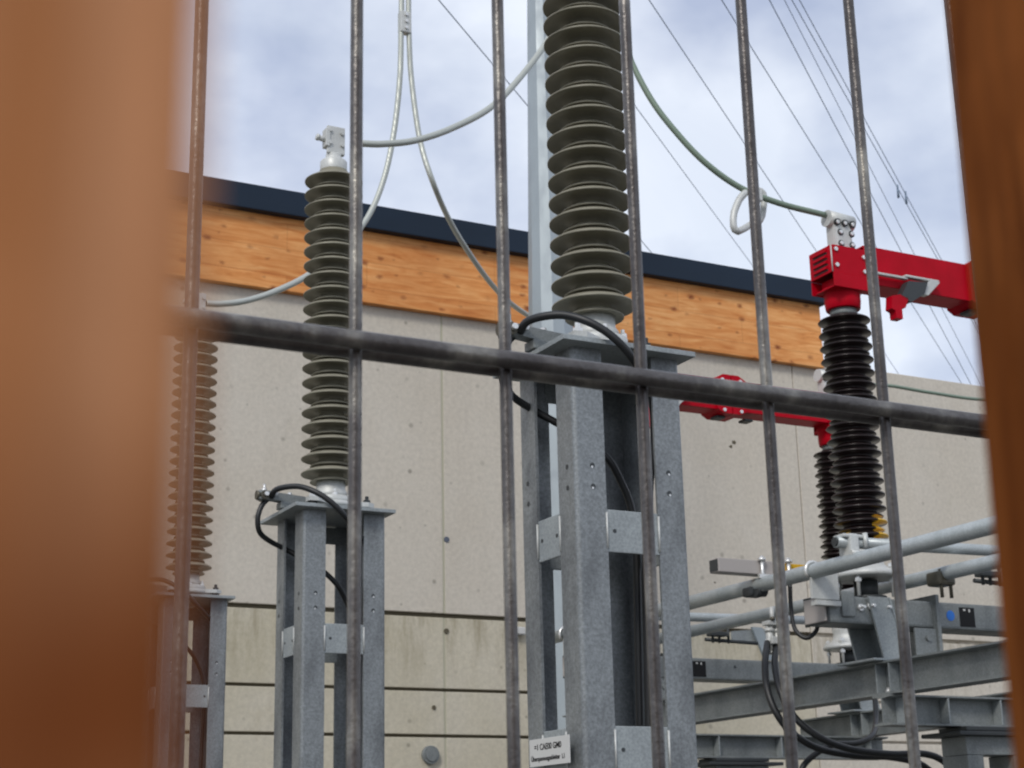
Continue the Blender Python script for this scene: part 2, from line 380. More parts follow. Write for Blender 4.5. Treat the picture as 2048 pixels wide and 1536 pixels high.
# plain concrete wall going on to the right of the building
cw = empty('concrete_wall', (9.42, WY, 0), 'plain pale concrete wall continuing right of the building beyond the seam', 'wall')
b = MB(); b.bbox((9.412, WY + .002, 3.41), (14.6, WY + .3, 6.02), .008)
for z0, z1 in rows: b.bbox((9.412, WY + .006, z0), (14.6, WY + .3, z1), .006)
b.box((9.43, WY + .04, 0), (14.59, WY + .28, 6.0))
b.bbox((14.62, WY + .002, 0), (24, WY + .3, 6.02), .01)
b.build('wall_panel', 'conc', cw, rel=False)
# chipped hole patches (dark patches laid on the wall face)
for px, py, r in ((1468, 885, .05), (1462, 893, .035), (1430, 1165, .02)):
    p = on_y(px, py, WY); b = MB()
    n = 11; vs = [p + Vector((0, -.004, 0))]
    for k in range(n):
        a = 2 * math.pi * k / n; rr = r * random.uniform(.6, 1.05); vs.append(p + Vector((rr * math.cos(a), .002, rr * .8 * math.sin(a))))
    b.add(vs, [(0, 1 + k, 1 + (k + 1) % n) for k in range(n)])
    b.build('chipped_spot', 'gap', bld, rel=False)

# ---------------------------------------------------------------- galvanised mast behind
ms = empty('steel_mast', (5.655, 10.0, 0), 'tall pale galvanised mast rising behind the centre insulator stack', 'mast')
def mast_poly(r): return [(r * math.cos(2 * math.pi * (k + .2) / 12), r * math.sin(2 * math.pi * (k + .2) / 12)) for k in range(12)]
b = MB(); vs = []; H = 12.0
for z, r in ((0.02, .272), (H, .028)):
    vs += [(x, y, z) for x, y in mast_poly(r)]
b.add(vs, [list(range(12))[::-1], list(range(12, 24))] + [(i, (i + 1) % 12, 12 + (i + 1) % 12, 12 + i) for i in range(12)])
b.build('shaft', 'mast', ms)
b = MB(); b.bbox((-.36, -.36, .0), (.36, .36, .03), .004); b.build('base_plate', 'galv', ms)

# ---------------------------------------------------------------- steel supports with surge arresters
COL = [(2.482, 4.150, 0), (2.580, 6.605, 0), (2.700, 9.115, 0)]
TOPZ = 2.951
def angle_post(sx, sy, hx=.187, hy=.167, leg=.10, t=.009, z0=.03, z1=2.935):
    """L section with a rounded outer corner; sx, sy give the corner"""
    pts = []
    rr = .014
    outer = [(hx - leg, hy)]
    for k in range(6):
        a = math.pi / 2 - k * math.pi / 10; outer.append((hx - rr + rr * math.cos(a), hy - rr + rr * math.sin(a)))
    outer += [(hx, hy - leg), (hx - t, hy - leg), (hx - t, hy - t), (hx - leg, hy - t)]
    poly = [(x * sx + .016, y * sy - .013) for x, y in outer]
    b = MB(); b.prism(poly, z0, z1, 'z'); return b
sup = empty('lattice_support', COL[0], 'galvanised four-post support nearest the fence, with white sign plate under the centre insulator', 'steel support', 'steel supports of the insulator row')
b = MB(); b.bbox((-.228, -.235, 2.935), (.228, .215, TOPZ), .002); b.build('top_plate', 'plate', sup)
holes = []
for sx, sy in ((-1, -1), (1, -1), (-1, 1), (1, 1)):
    po = angle_post(sx, sy).build('post', 'galv', sup)
    for z in (2.582, 2.520):
        T([(.016 + sx * .130, sy * .1655 - .013, z), (.016 + sx * .130, sy * .1682 - .013, z)], .0078, 10).build('bolt_hole', 'dark', po); T([(.016 + sx * .1855, sy * .120 - .013, z), (.016 + sx * .1882, sy * .120 - .013, z)], .0078, 10).build('bolt_hole', 'dark', po)
        T([(.016 + sx * .1315, sy * .1665 - .013, z - .005), (.016 + sx * .1315, sy * .1686 - .013, z - .005)], .0036, 8).build('hole_rim', 'bolt', po)  # small bright disc low in each hole for its pale rim
def batten(side, z0, z1, ins=.012):
    b = MB(); e = .087
    if side in 'fb':
        y = -.177 if side == 'f' else .151; y0, y1 = sorted((y, y * .95)); b.bbox((.016 - e - .012, y0, z0), (.016 + e + .012, y1, z1), .003)
    else:
        x = -.168 if side == 'l' else .200; x0, x1 = sorted((x, x * .955)); b.bbox((x0, -.080 - .012, z0), (x1, .054 + .012, z1), .003)
    return b
for z0, z1 in ((2.333, 2.457), (1.716, 1.845), (1.10, 1.23), (.3, .43)):
    for sd in 'fblr':
        bt = batten(sd, z0, z1).build('batten_plate', 'plate', sup)
        if z0 > 1.5:
            zc = (z0 + z1) / 2
            for u, k in ((-.062, -1), (.066, 1)):
                if sd == 'f':
                    T([(u + .016, -.175, zc), (u + .016, -.1785, zc)], .0058, 10).build('hole', 'dark', bt); T([(.016 + k * .088, -.180, z0 + .01), (.016 + k * .088, -.180, z1 - .01)], [.003, .0035], 6).build('weld_seam', 'casting', bt)
                if sd == 'l':
                    T([(-.167, u * .7 - .013, zc), (-.1695, u * .7 - .013, zc)], .0058, 10).build('hole', 'dark', bt); T([(-.171, k * .068 - .013, z0 + .01), (-.171, k * .068 - .013, z1 - .01)], [.003, .0035], 6).build('weld_seam', 'casting', bt)
for sd in 'br': batten(sd, 2.855, 2.93).build('batten_plate', 'beam', sup)
b = MB(); b.bbox((-.29, -.28, 0), (.29, .28, .03), .004); b.build('base_plate', 'galv', sup)
# sign with its writing
sg = MB(); sg.bbox((-.2005, -.147, 1.746), (-.1975, .084, 1.822), .001); sgn = sg.build('sign_plate', 'white', sup)
def text(s, size, loc, parent, name):
    cu = bpy.data.curves.new(name, 'FONT'); cu.body = s; cu.size = size; cu.extrude = .0004; cu.offset = .0004
    tmp = bpy.data.objects.new('t', cu); sc.collection.objects.link(tmp)
    dg = bpy.context.evaluated_depsgraph_get(); me = bpy.data.meshes.new_from_object(tmp.evaluated_get(dg))
    bpy.data.objects.remove(tmp)
    # text runs from +y to -y on a face that looks towards -x
    me.transform(Matrix(((0, 0, -1, loc[0]), (-1, 0, 0, loc[1]), (0, 1, 0, loc[2]), (0, 0, 0, 1))))
    me.name = name; me.materials.clear(); me.materials.append(M['inkm'])
    o = bpy.data.objects.new(name, me); sc.collection.objects.link(o); o.parent = parent; return o
text('=1 CAE00 GM0', .024, (-.2008, .054, 1.791), sgn, 'lettering')
text('Überspannungsableiter  L1', .0182, (-.2008, .074, 1.761), sgn, 'lettering')

arr = empty('surge_arrester', (COL[0][0] + .020, COL[0][1], TOPZ), 'grey-green ribbed arrester nearest the fence, its top beyond the picture', 'insulator', 'ribbed grey-green surge arresters')
# heights below are metres above the support's top plate
zb = 3.125 - TOPZ; pitch = .0694; NS = 21
prof = [(.062, zb - .03)]
for i in range(NS):
    z = zb + i * pitch
    # small shed then large shed
    prof += [(.056, z - .022), (.074, z - .021), (.0915, z - .027), (.0925, z - .023), (.078, z - .012), (.058, z - .005)]
    prof += [(.056, z + .006)]
    prof += [(.058, z + .012), (.085, z + .018), (.108, z + .0165), (.128, z + .008), (.1318, z + .0085), (.1318, z + .013), (.112, z + .026), (.084, z + .034), (.062, z + .039)]
prof += [(.066, zb + NS * pitch - .005)]
b = MB(); b.lathe(prof, seg=56); b.build('ribbed_housing', 'silicone', arr)
b = MB(); b.lathe([(.074, .075), (.074, .10), (.064, .115), (.063, zb - .02)], seg=32); b.lathe([(.098, .050), (.100, .055), (.100, .075), (.09, .080)], seg=32)
b.build('bottom_flange', 'casting', arr)
b = MB()   # three armed foot casting
for k in range(3):
    a = R(100 + 120 * k); d = Vector((math.cos(a), math.sin(a), 0)); n = Vector((-d.y, d.x, 0))
    q = [d * .05 + n * .055, d * .165 + n * .032, d * .19, d * .165 - n * .032, d * .05 - n * .055]
    b.prism([(p.x, p.y) for p in q], .036, .056, 'z')
b.lathe([(.105, .030), (.11, .036), (.11, .048), (.09, .060)], seg=32)
b.build('foot_casting', 'casting', arr)
b = MB()
for k in range(3):
    a = R(100 + 120 * k); b.lathe([(.019, .002), (.021, .004), (.021, .034), (.015, .037)], (.158 * math.cos(a), .158 * math.sin(a), 0), 16)
b.lathe([(.085, .003), (.09, .006), (.09, .018), (.075, .028)], seg=32)
b.build('insulating_feet', 'black', arr)
for k in range(6):
    a = R(20 + 60 * k); b = MB(); b.lathe([(.013, .076), (.013, .088), (.010, .092), (.006, .093), (.006, .104)], (.086 * math.cos(a), .086 * math.sin(a), 0), 8, False)
    b.build('flange_bolt', 'bolt', arr)
for k in range(3):
    a = R(100 + 120 * k); b = MB(); b.lathe([(.017, .055), (.017, .070), (.009, .073), (.009, .088)], (.158 * math.cos(a), .158 * math.sin(a), 0), 6, False)
    b.build('foot_bolt', 'dark' if k == 2 else 'bolt', arr)
zt = 4.575 - TOPZ
b = MB(); b.lathe([(.060, zt - .006), (.0625, zt), (.0625, zt + .048), (.058, zt + .054)], seg=36)
b.lathe([(.046, zt + .054), (.046, zt + .062), (.037, zt + .072), (.036, zt + .088)], seg=32)
b.build('top_cap', 'casting', arr)
tm = MB(); tm.bbox((-.042, -.026, zt + .085), (.046, -.012, zt + .222), .004); tm.bbox((-.036, -.010, zt + .086), (.050, .004, zt + .21), .004)
tm.bbox((-.052, -.034, zt + .115), (-.030, .016, zt + .205), .004)
tmo = tm.build('terminal_block', 'casting', arr)
for x, z in ((-.030, zt + .198), (.030, zt + .190), (-.030, zt + .135), (.032, zt + .130)):
    b = MB(); b.bolt((x, -.026, z), (0, -1, 0), .010, .010); b.build('bolt', 'casting', tmo)
b = MB(); b.tube([(-.045, -.01, zt + .150), (-.085, -.012, zt + .158)], .013, 14); b.tube([(-.078, -.012, zt + .156), (-.092, -.0125, zt + .159)], .016, 6); b.build('stub', 'casting', tmo)
# bracket carrying the cable clamp on the left of the foot
br = MB()
p0 = Vector((-.10, -.02, .045)); p1 = Vector((-.315, -.03, .062))
br.prism([(-.31, .046), (-.10, .020), (-.08, .052), (-.14, .066), (-.31, .078)], -.050, -.006, 'y'); br.bbox((-.345, -.048, .040), (-.27, -.004, .082), .008); br.bbox((-.25, -.060, .006), (-.15, .0, .035), .004)
bro = br.build('side_bracket', 'beam', arr)
b = MB(); b.tube([(-.352, -.03, .060), (-.336, -.03, .060)], .020, 18); b.tube([(-.318, -.056, .06), (-.318, .01, .06)], .019, 18); b.build('clamp_ring', 'bronze', bro)
for p in ((-.318, -.064, .060), (-.275, -.054, .066)):
    b = MB(); b.bolt(p, (0, -1, .1), .010, .012); b.build('bolt', 'bolt', bro)
b = MB(); b.tube([(-.315, -.025, .08), (-.313, -.025, .112)], .006, 8); b.tube([(-.315, -.025, .078), (-.3145, -.025, .092)], .012, 6); b.build('stud', 'bolt', bro); T([(-.20, -.03, .050), (-.20, -.03, .082)], .010, 6).build('stud', 'bolt', bro)

# black earthing cable that arches over the foot and drops inside the posts
C0 = Vector((COL[0][0], COL[0][1], TOPZ))
def wc(px, py, y): return on_y(px, py, y) - C0
blk = empty('earthing_cable', C0, 'thick black cable arching over the foot of the centre insulator nearest the fence', 'cable', 'black earthing cables at the arrester feet')
pts = [wc(1040, 664, 4.10), wc(1052, 645, 4.07), wc(1080, 634, 4.03), wc(1125, 630, 3.98), wc(1170, 641, 3.93), wc(1210, 662, 3.90), wc(1243, 690, 3.885), wc(1268, 722, 3.895), wc(1290, 765, 3.95), wc(1305, 810, 4.02), wc(1308, 870, 4.06), wc(1302, 940, 4.08), wc(1296, 1020, 4.1), wc(1292, 1150, 4.12), wc(1296, 1330, 4.12), wc(1300, 1560, 4.12)]
b = MB(); b.tube(spline(pts, 8), .0125, 12); b.build('upper_loop', 'black', blk)
pts = [wc(1030, 668, 4.13), wc(1012, 690, 4.13), wc(1003, 725, 4.13), wc(1008, 765, 4.15), wc(1028, 795, 4.22), wc(1070, 822, 4.24), wc(1112, 845, 4.22), wc(1170, 878, 4.18), wc(1216, 918, 4.15), wc(1243, 965, 4.15), wc(1262, 1015, 4.15), wc(1272, 1090, 4.15), wc(1276, 1250, 4.15), wc(1282, 1560, 4.15)]
b = MB(); b.tube(spline(pts, 8), .0115, 12); b.build('lower_loop', 'black', blk)

lab_s = ['', 'four-post galvanised support second from the fence, left of the centre one', 'leftmost and farthest galvanised support, half behind the blurred wooden slat']
lab_a = ['', 'grey-green ribbed arrester left of centre with its pale terminal block in view', 'leftmost, farthest grey-green arrester seen partly through the blurred slat edge']
lab_b = ['', 'black cable arching over the foot of the arrester left of centre', 'black cable at the foot of the leftmost arrester beside the blurred slat']
for i in (1, 2):
    d = Vector(COL[i]) - Vector(COL[0])
    for src, lb in ((sup, lab_s[i]), (arr, lab_a[i]), (blk, lab_b[i])):
        c = copy_tree(src, skip=('sign_plate',)); c.location = src.location + d; c['label'] = lb

# ---------------------------------------------------------------- disconnectors
DX, DX2, DY = 5.38, 7.217, 6.40
dis = empty('disconnector_switch', (DX, DY, 2.376), 'red-armed isolator switch on dark ribbed insulators, nearest one, right of the centre support', 'isolator switch', 'red-armed isolator switches')
Z0 = 2.376
def rel(x, y, z): return (x - DX, y - DY, z - Z0)
def yel(z, a):   # yellow lowest ribs; the break in front paints in a dark reflection
    return 1 if z < 2.957 + .25 - Z0 and (a < 292 and a > 250 - 55 and not (a > 215 and a < 275) ) else 0
for n, px in enumerate((DX, DX2)):
    prof = [(.085, 2.945 - Z0)]; zi = 2.965 - Z0; q = .0715
    for i in range(17):
        z = zi + i * q
        prof += [(.086, z - .004), (.113, z), (.1175, z + .004), (.112, z + .010), (.092, z + .018), (.086, z + .026), (.088, z + .032), (.130, z + .038), (.1365, z + .043), (.130, z + .050), (.098, z + .062)]
    prof += [(.085, 4.180 - Z0)]
    b = MB()
    def mf(z, a):
        lim = 3.105 - Z0
        return 1 if z < lim and ((z < 3.03 - Z0 and 145 < a < 195) or 272 < a < 318) else 0  # yellow ring left dark in front: a reflection put into the colour
    b.lathe(prof, (px - DX, 0, 0), 64, True, mf); b.build('ribbed_insulator', ['porcelain', 'yellow'], dis)
    b = MB(); b.lathe([(.060, 2.70 - Z0), (.060, 2.79 - Z0)], (px - DX, 0, 0), 24); b.lathe([(.10, 2.690 - Z0), (.10, 2.708 - Z0)], (px - DX, 0, 0), 24)
    rt = b.build('bearing', 'dark', dis)
    b = MB(); b.lathe([(.160, 2.800 - Z0), (.166, 2.805 - Z0), (.166, 2.822 - Z0), (.130, 2.842 - Z0), (.100, 2.866 - Z0), (.092, 2.905 - Z0), (.098, 2.925 - Z0), (.098, 2.95 - Z0), (.088, 2.956 - Z0)], (px - DX, 0, 0), 40)
    for k in range(4):
        a = R(35 + 90 * k); b.bbox((px - DX + .135 * math.cos(a) - .02, .135 * math.sin(a) - .02, 2.815 - Z0), (px - DX + .135 * math.cos(a) + .02, .135 * math.sin(a) + .02, 2.850 - Z0), .005)
    bb = b.build('base_bell', 'casting', dis)
    for k in range(4):
        a = R(35 + 90 * k); c = MB(); c.lathe([(.009, 2.700 - Z0), (.009, 2.87 - Z0)], (px - DX + .135 * math.cos(a), .135 * math.sin(a), 0), 8); c.lathe([(.017, 2.770 - Z0), (.017, 2.788 - Z0)], (px - DX + .135 * math.cos(a), .135 * math.sin(a), 0), 6, False); c.lathe([(.017, 2.851 - Z0), (.017, 2.865 - Z0)], (px - DX + .135 * math.cos(a), .135 * math.sin(a), 0), 6, False)
        c.build('stud_bolt', 'bolt', bb)
    b = MB(); b.lathe([(.070, 4.175 - Z0), (.070, 4.222 - Z0)], (px - DX, 0, 0), 32); b.build('neck', 'beam', dis)
    b = MB(); b.lathe([(.086, 4.215 - Z0), (.090, 4.22 - Z0), (.094, 4.255 - Z0), (.094, 4.30 - Z0), (.110, 4.318 - Z0), (.110, 4.325 - Z0)], (px - DX, 0, 0), 36); b.build('collar', 'red', dis)
    # terminal on the head
    b = MB(); s = 1 if n == 0 else -1; cx = px - DX + .01 * s
    b.bbox((cx - .058, -.045, 4.530 - Z0), (cx + .058, .035, 4.700 - Z0), .018); b.tube([(cx - .078, -.005, 4.722 - Z0), (cx + .085, -.005, 4.712 - Z0)], .046, 20)
    tmn = b.build('terminal_clamp', 'casting', dis)
    for zz in (4.575, 4.638):
        for xx in (-.024, .050):
            c = MB(); c.tube([(cx + xx, -.044, zz - Z0), (cx + xx, -.0475, zz - Z0)], .019, 16); c.build('recess', 'dark', tmn)
            c = MB(); c.bolt((cx + xx - .002, -.045, zz - Z0), (0, -1, 0), .011, .012); c.build('bolt', 'bolt', tmn)
    for xx in (-.045, .005, .055):
        c = MB(); c.tube([(cx + xx, -.045, 4.693 - Z0), (cx + xx, -.056, 4.689 - Z0)], .019, 16); c.build('recess', 'dark', tmn)
        c = MB(); c.bolt((cx + xx - .002, -.050, 4.691 - Z0), (0, -1, -.2), .011, .014); c.build('bolt', 'bolt', tmn)
# red arms: head box, channel arm, flared end with contacts
CXm = (DX + DX2) / 2
for n in (0, 1):
    s = 1 if n == 0 else -1; px = 0 if n == 0 else DX2 - DX
    def X(d): return px + s * d
    yf, yb = -.11, .07
    b = MB()
    def pl(x0, x1, y0, y1, z0, z1, c=.002):
        xa, xb = sorted((X(x0), X(x1))); b.bbox((xa, y0, z0 - Z0), (xb, y1, z1 - Z0), c)
    pl(-.133, .085, yf, yf + .006, 4.375, 4.530); pl(-.133, .085, yb - .006, yb, 4.375, 4.530); pl(-.133, .090, yf + .0065, yb - .0065, 4.524, 4.530)
    pl(-.139, .095, yf - .004, yf + .002, 4.300, 4.374); pl(-.139, .095, yb - .002, yb + .004, 4.300, 4.374); pl(-.125, .095, yf + .0065, yb - .0065, 4.305, 4.313)
    pl(-.09, .09, yf + .02, yb - .02, 4.316, 4.37)
    hd = b.build('head_box', 'red', dis)
    b = MB(); xa, xb = sorted((X(-.142), X(-.134))); b.bbox((xa, yf - .002, 4.378 - Z0), (xb, yb + .002, 4.527 - Z0), .003)
    for k in range(4):
        zz = 4.402 + k * .031; b.prism([(yf + .035, zz - Z0), (yb - .035, zz - Z0), (yb - .035, zz + .014 - Z0), (yf + .035, zz + .014 - Z0)], xa - .012, xa + .001, 'x')
        b.cur = 1; b.box((xa - .002, yf + .033, zz - .009 - Z0), (xa + .001, yb - .033, zz - .001 - Z0)); b.cur = 0
    b.build('louvred_end_plate', ['red', 'dark'], hd)
    T([(xa - .001, yf - .003, 4.378 - Z0), (xa - .001, yf - .003, 4.527 - Z0)], .0035, 6).build('plate_edge', 'casting', hd)
    for xx, zz in ((-.112, 4.505), (-.112, 4.418), (.070, 4.485), (.070, 4.405)):
        c = MB(); c.bolt((X(xx), yf, zz - Z0), (0, -1, 0), .012, .010); c.build('bolt', 'bolt', hd)
    b = MB(); ex = .80
    pl(.088, ex, yf + .012, yf + .018, 4.352, 4.562); pl(.088, ex, yb - .018, yb - .012, 4.352, 4.562); pl(.088, ex, yf + .019, yb - .019, 4.554, 4.562); pl(.088, ex, yf + .019, yb - .019, 4.352, 4.359)
    ar = b.build('arm', 'red', dis)
    b = MB(); x0, x1 = X(ex - .001), X(CXm - DX - .004)
    poly = [(x0, 4.352 - Z0), (x0, 4.562 - Z0), (X(ex + .055), 4.596 - Z0), (x1, 4.596 - Z0), (x1, 4.325 - Z0), (X(ex + .045), 4.325 - Z0)]
    b.prism(poly, yf - .01, yb + .01, 'y'); fl = b.build('contact_housing', 'red', dis)
    for xx, zz in ((ex + .045, 4.555), (ex + .05, 4.45), (ex + .05, 4.345)):
        c = MB(); c.bolt((X(xx), yf - .01, zz - Z0), (0, -1, 0), .013, .010); c.build('bolt', 'bolt', fl)
    b = MB(); xa, xb = sorted((X(.70), X(CXm - DX - .01))); b.bbox((xa + .13, yf + .05, 4.305 - Z0), (xb - .01, yb - .05, 4.324 - Z0), .006); b.build('contact_finger', 'dark', fl)
# earthing contact under the left arm, near side: pale handle, clamp, red hook
b = MB()
zc = 4.405
b.bbox(rel(5.70, 6.255, zc), rel(5.93, 6.288, zc + .014), .005)
b.bbox(rel(5.50, 6.262, zc - .010), rel(5.72, 6.287, zc + .003), .003)
b.prism([(5.86 - DX, zc - Z0), (5.93 - DX, zc - Z0), (5.84 - DX, zc - .085 - Z0), (5.77 - DX, zc - .085 - Z0)], 6.25 - DY, 6.285 - DY, 'y')
ec = b.build('earthing_contact', 'casting', dis)
b = MB(); b.prism([(5.70 - DX, zc - .03 - Z0), (5.83 - DX, zc - .02 - Z0), (5.80 - DX, zc - .09 - Z0), (5.70 - DX, zc - .15 - Z0), (5.64 - DX, zc - .12 - Z0)], 6.235 - DY, 6.288 - DY, 'y'); b.build('contact_jaw', 'dark', ec)
b = MB(); b.prism([(5.575 - DX, 4.275 - Z0), (5.63 - DX, 4.29 - Z0), (5.685 - DX, 4.275 - Z0), (5.66 - DX, 4.22 - Z0), (5.635 - DX, 4.215 - Z0), (5.635 - DX, 4.155 - Z0), (5.592 - DX, 4.155 - Z0), (5.590 - DX, 4.195 - Z0), (5.565 - DX, 4.205 - Z0)], 6.235 - DY, 6.285 - DY, 'y'); b.build('red_hook', 'red', ec)
# base beam: square tube with a light end cap, sticker, label, stiffener
BX0, BX1 = 5.045, 7.75
b = MB(); b.bbox(rel(BX0, 6.29, 2.556), rel(BX1, 6.47, 2.689), .012); bmb = b.build('base_beam', 'beam', dis)
b = MB(); b.bbox(rel(BX0 - .006, 6.288, 2.552), rel(BX0 + .006, 6.472, 2.692), .002); b.build('cap_rim', 'dark', bmb)
b = MB(); b.bbox(rel(BX0 - .014, 6.298, 2.562), rel(BX0 + .004, 6.462, 2.682), .006); b.build('end_cap', 'cap', bmb)
b = MB(); b.tube([rel(5.815, 6.292, 2.622), rel(5.815, 6.288, 2.622)], .026, 20); b.build('round_sticker', 'blue', bmb)
b = MB(); b.bbox(rel(5.875, 6.2875, 2.570), rel(5.975, 6.292, 2.668), .001); lb = b.build('name_label', 'inkm', bmb)
b = MB(); b.bbox(rel(5.90, 6.2855, 2.650), rel(5.915, 6.288, 2.660), .001); b.bbox(rel(5.935, 6.2855, 2.645), rel(5.945, 6.288, 2.660), .001); b.build('print_mark', 'white', lb)
for xx in (6.20, 6.42):
    b = MB(); b.tube([rel(xx, 6.292, 2.64), rel(xx, 6.2885, 2.64)], .010, 12); b.build('hole', 'dark', bmb)
for xx, zz, t in ((5.30, 2.645, 'bolt'), (5.40, 2.643, 'bolt'), (5.24, 2.635, 'bolt')):
    b = MB(); b.tube([rel(xx, 6.295, zz), rel(xx, 6.25, zz)], .008, 8); b.bolt(rel(xx, 6.29, zz), (0, -1, 0), .018, .012); b.build('bolt', t, bmb)
b = MB(); b.bbox(rel(5.12, 6.275, 2.585), rel(5.20, 6.289, 2.71), .008); b.build('side_lug', 'beam', bmb)
# foot brackets below the beam, one pair under each pole, with a sloping edge
for px in (DX, DX2):
    s = px - DX
    b = MB()
    for y0 in (6.268, 6.472):
        b.prism([(s - .10, 2.69 - Z0), (s + .02, 2.69 - Z0), (s + .115, 2.384 - Z0), (s - .03, 2.384 - Z0)], y0 - DY, y0 - DY + .012, 'y')
    b.bbox((s - .12, -.16, .001), (s + .14, .12, .012), .002)
    b.prism([(s + .022, 2.69 - Z0), (s + .034, 2.69 - Z0), (s + .128, 2.384 - Z0), (s + .116, 2.384 - Z0)], -.135, .085, 'y')
    b.build('foot_bracket', 'plate', dis)
b = MB(); b.bbox(rel(5.70, 6.26, 2.384), rel(5.722, 6.48, 2.72), .003); b.bbox(rel(5.56, 6.274, 2.384), rel(5.70, 6.286, 2.55), .003); b.bolt(rel(5.64, 6.274, 2.5), (0, -1, 0), .016, .012); b.build('stiffener_plate', 'beam', dis)
# earthing mechanism over the middle of the beam: sloping stay, flag plate, dark levers
b = MB(); b.prism([(6.43 - DX, 2.690 - Z0), (6.50 - DX, 2.690 - Z0), (6.42 - DX, 2.90 - Z0), (6.34 - DX, 2.90 - Z0)], -.13, -.11, 'y'); b.build('stay', 'mast', dis)
b = MB(); b.prism([(6.20 - DX, 2.80 - Z0), (6.52 - DX, 2.80 - Z0), (6.60 - DX, 2.775 - Z0), (6.50 - DX, 2.90 - Z0), (6.20 - DX, 2.87 - Z0)], -.10, -.085, 'y'); b.build('flag_plate', 'plate', dis)
b = MB(); b.tube([rel(5.95, 6.24, 2.80), rel(6.35, 6.24, 2.79)], .012, 8); b.bbox(rel(5.97, 6.2, 2.82), rel(6.10, 6.26, 2.85), .008)
for xx in (6.0, 6.05, 6.12): b.tube([rel(xx, 6.23, 2.88), rel(xx, 6.23, 2.78)], .009, 8)
b.build('lever_linkage', 'dark', dis)
# clamp saddle next to the beam's end carrying the drive pipe
b = MB(); b.bbox(rel(4.935, 6.265, 2.66), rel(5.10, 6.280, 2.80), .004); b.bbox(rel(4.95, 6.255, 2.63), rel(5.10, 6.30, 2.655), .003); b.build('pipe_saddle', 'casting', dis)
b = MB(); prev = []
for k in range(13):
    a = R(-40 + 260 * k / 12); prev.append(rel(4.957 + .046 * math.cos(a), 6.272, 2.794 + .046 * math.sin(a)))
b.tube(prev, .0085, 8); b.build('pipe_strap', 'bolt', dis)

dis2 = copy_tree(dis); dis2.location = Vector(dis.location) + Vector((0, 2.42, 0))
dis2['label'] = 'farther red-armed isolator switch, its arm crossing low behind the centre support'

# ---------------------------------------------------------------- steel frame under the switches
def ibeam_y(x, y0, y1, z0, z1, w=.13, tf=.009, tw=.007):
    b = MB(); h = w / 2
    poly = [(x - h, z0), (x + h, z0), (x + h, z0 + tf), (x + tw / 2, z0 + tf + .006), (x + tw / 2, z1 - tf - .006), (x + h, z1 - tf), (x + h, z1), (x - h, z1), (x - h, z1 - tf), (x - tw / 2, z1 - tf - .006), (x - tw / 2, z0 + tf + .006), (x - h, z0 + tf)]
    b.prism(poly, y0, y1, 'y'); return b
def ibeam_x(y, x0, x1, z0, z1, w=.13, tf=.009, tw=.007):
    b = MB(); h = w / 2
    poly = [(y - h, z0), (y + h, z0), (y + h, z0 + tf), (y + tw / 2, z0 + tf + .006), (y + tw / 2, z1 - tf - .006), (y + h, z1 - tf), (y + h, z1), (y - h, z1), (y - h, z1 - tf), (y - tw / 2, z1 - tf - .006), (y - tw / 2, z0 + tf + .006), (y - h, z0 + tf)]
    b.prism(poly, x0, x1, 'x'); return b
fr = empty('switch_frame', (DX, DY, 0), 'grey I-beam frame low on the right carrying the isolator switches', 'steel frame')
l1 = ibeam_y(DX, 3.2, 9.4, 2.215, 2.374).build('long_beam', 'beam', fr, rel=False)
l2 = ibeam_y(DX2, 3.2, 9.4, 2.215, 2.374).build('long_beam', 'beam', fr, rel=False)
for y, x0 in ((6.26, 5.30), (8.71, 5.30)):
    cb = ibeam_x(y, x0, 7.35, 2.068, 2.212).build('cross_beam', 'beam', fr, rel=False)
    for xx in (5.38, 5.66, 6.0, 6.48, 7.2):
        b = MB(); b.box((xx, y - .063, 2.079), (xx + .008, y - .006, 2.201)); b.build('stiffener', 'plate', cb, rel=False)
for yy in (6.205, 6.30, 8.66, 8.77):
    for lb_, xx in ((l1, DX), (l2, DX2)):
        b = MB(); b.box((xx - .063, yy, 2.226), (xx - .006, yy + .008, 2.363)); b.build('stiffener', 'plate', lb_, rel=False)
for yy, xx in ((6.255, DX), (8.71, DX), (6.255, DX2)):
    b = MB(); b.tube([(xx - .035, yy, 2.20), (xx - .035, yy, 2.25)], .008, 8); b.tube([(xx - .035, yy, 2.226), (xx - .035, yy, 2.238)], .015, 6); b.build('frame_bolt', 'bolt', l1, rel=False)
# posts with dark cap plates
for n, (xx, yy) in enumerate(((5.93, 6.26), (6.15, 8.71))):
    t = MB(); t.bbox((xx - .28, yy - .14, 2.020), (xx + .28, yy + .14, 2.040), .004); t.bbox((xx - .20, yy - .10, 2.045), (xx + .20, yy + .10, 2.066), .004)
    fp = MB(); 
    for x0, x1 in ((xx - .20, xx - .10), (xx + .10, xx + .20)): fp.bbox((x0, yy - .09, .02), (x1, yy + .09, 1.93), .004)
    fp.bbox((xx - .20, yy - .088, 1.931), (xx + .20, yy + .088, 2.019), .003)
    fp.bbox((xx - .22, yy - .11, 0), (xx + .22, yy + .11, .019), .003)
    po = fp.build('frame_post', 'beam', fr, rel=False)
    t.build('cap_plate', 'dark', po, rel=False)

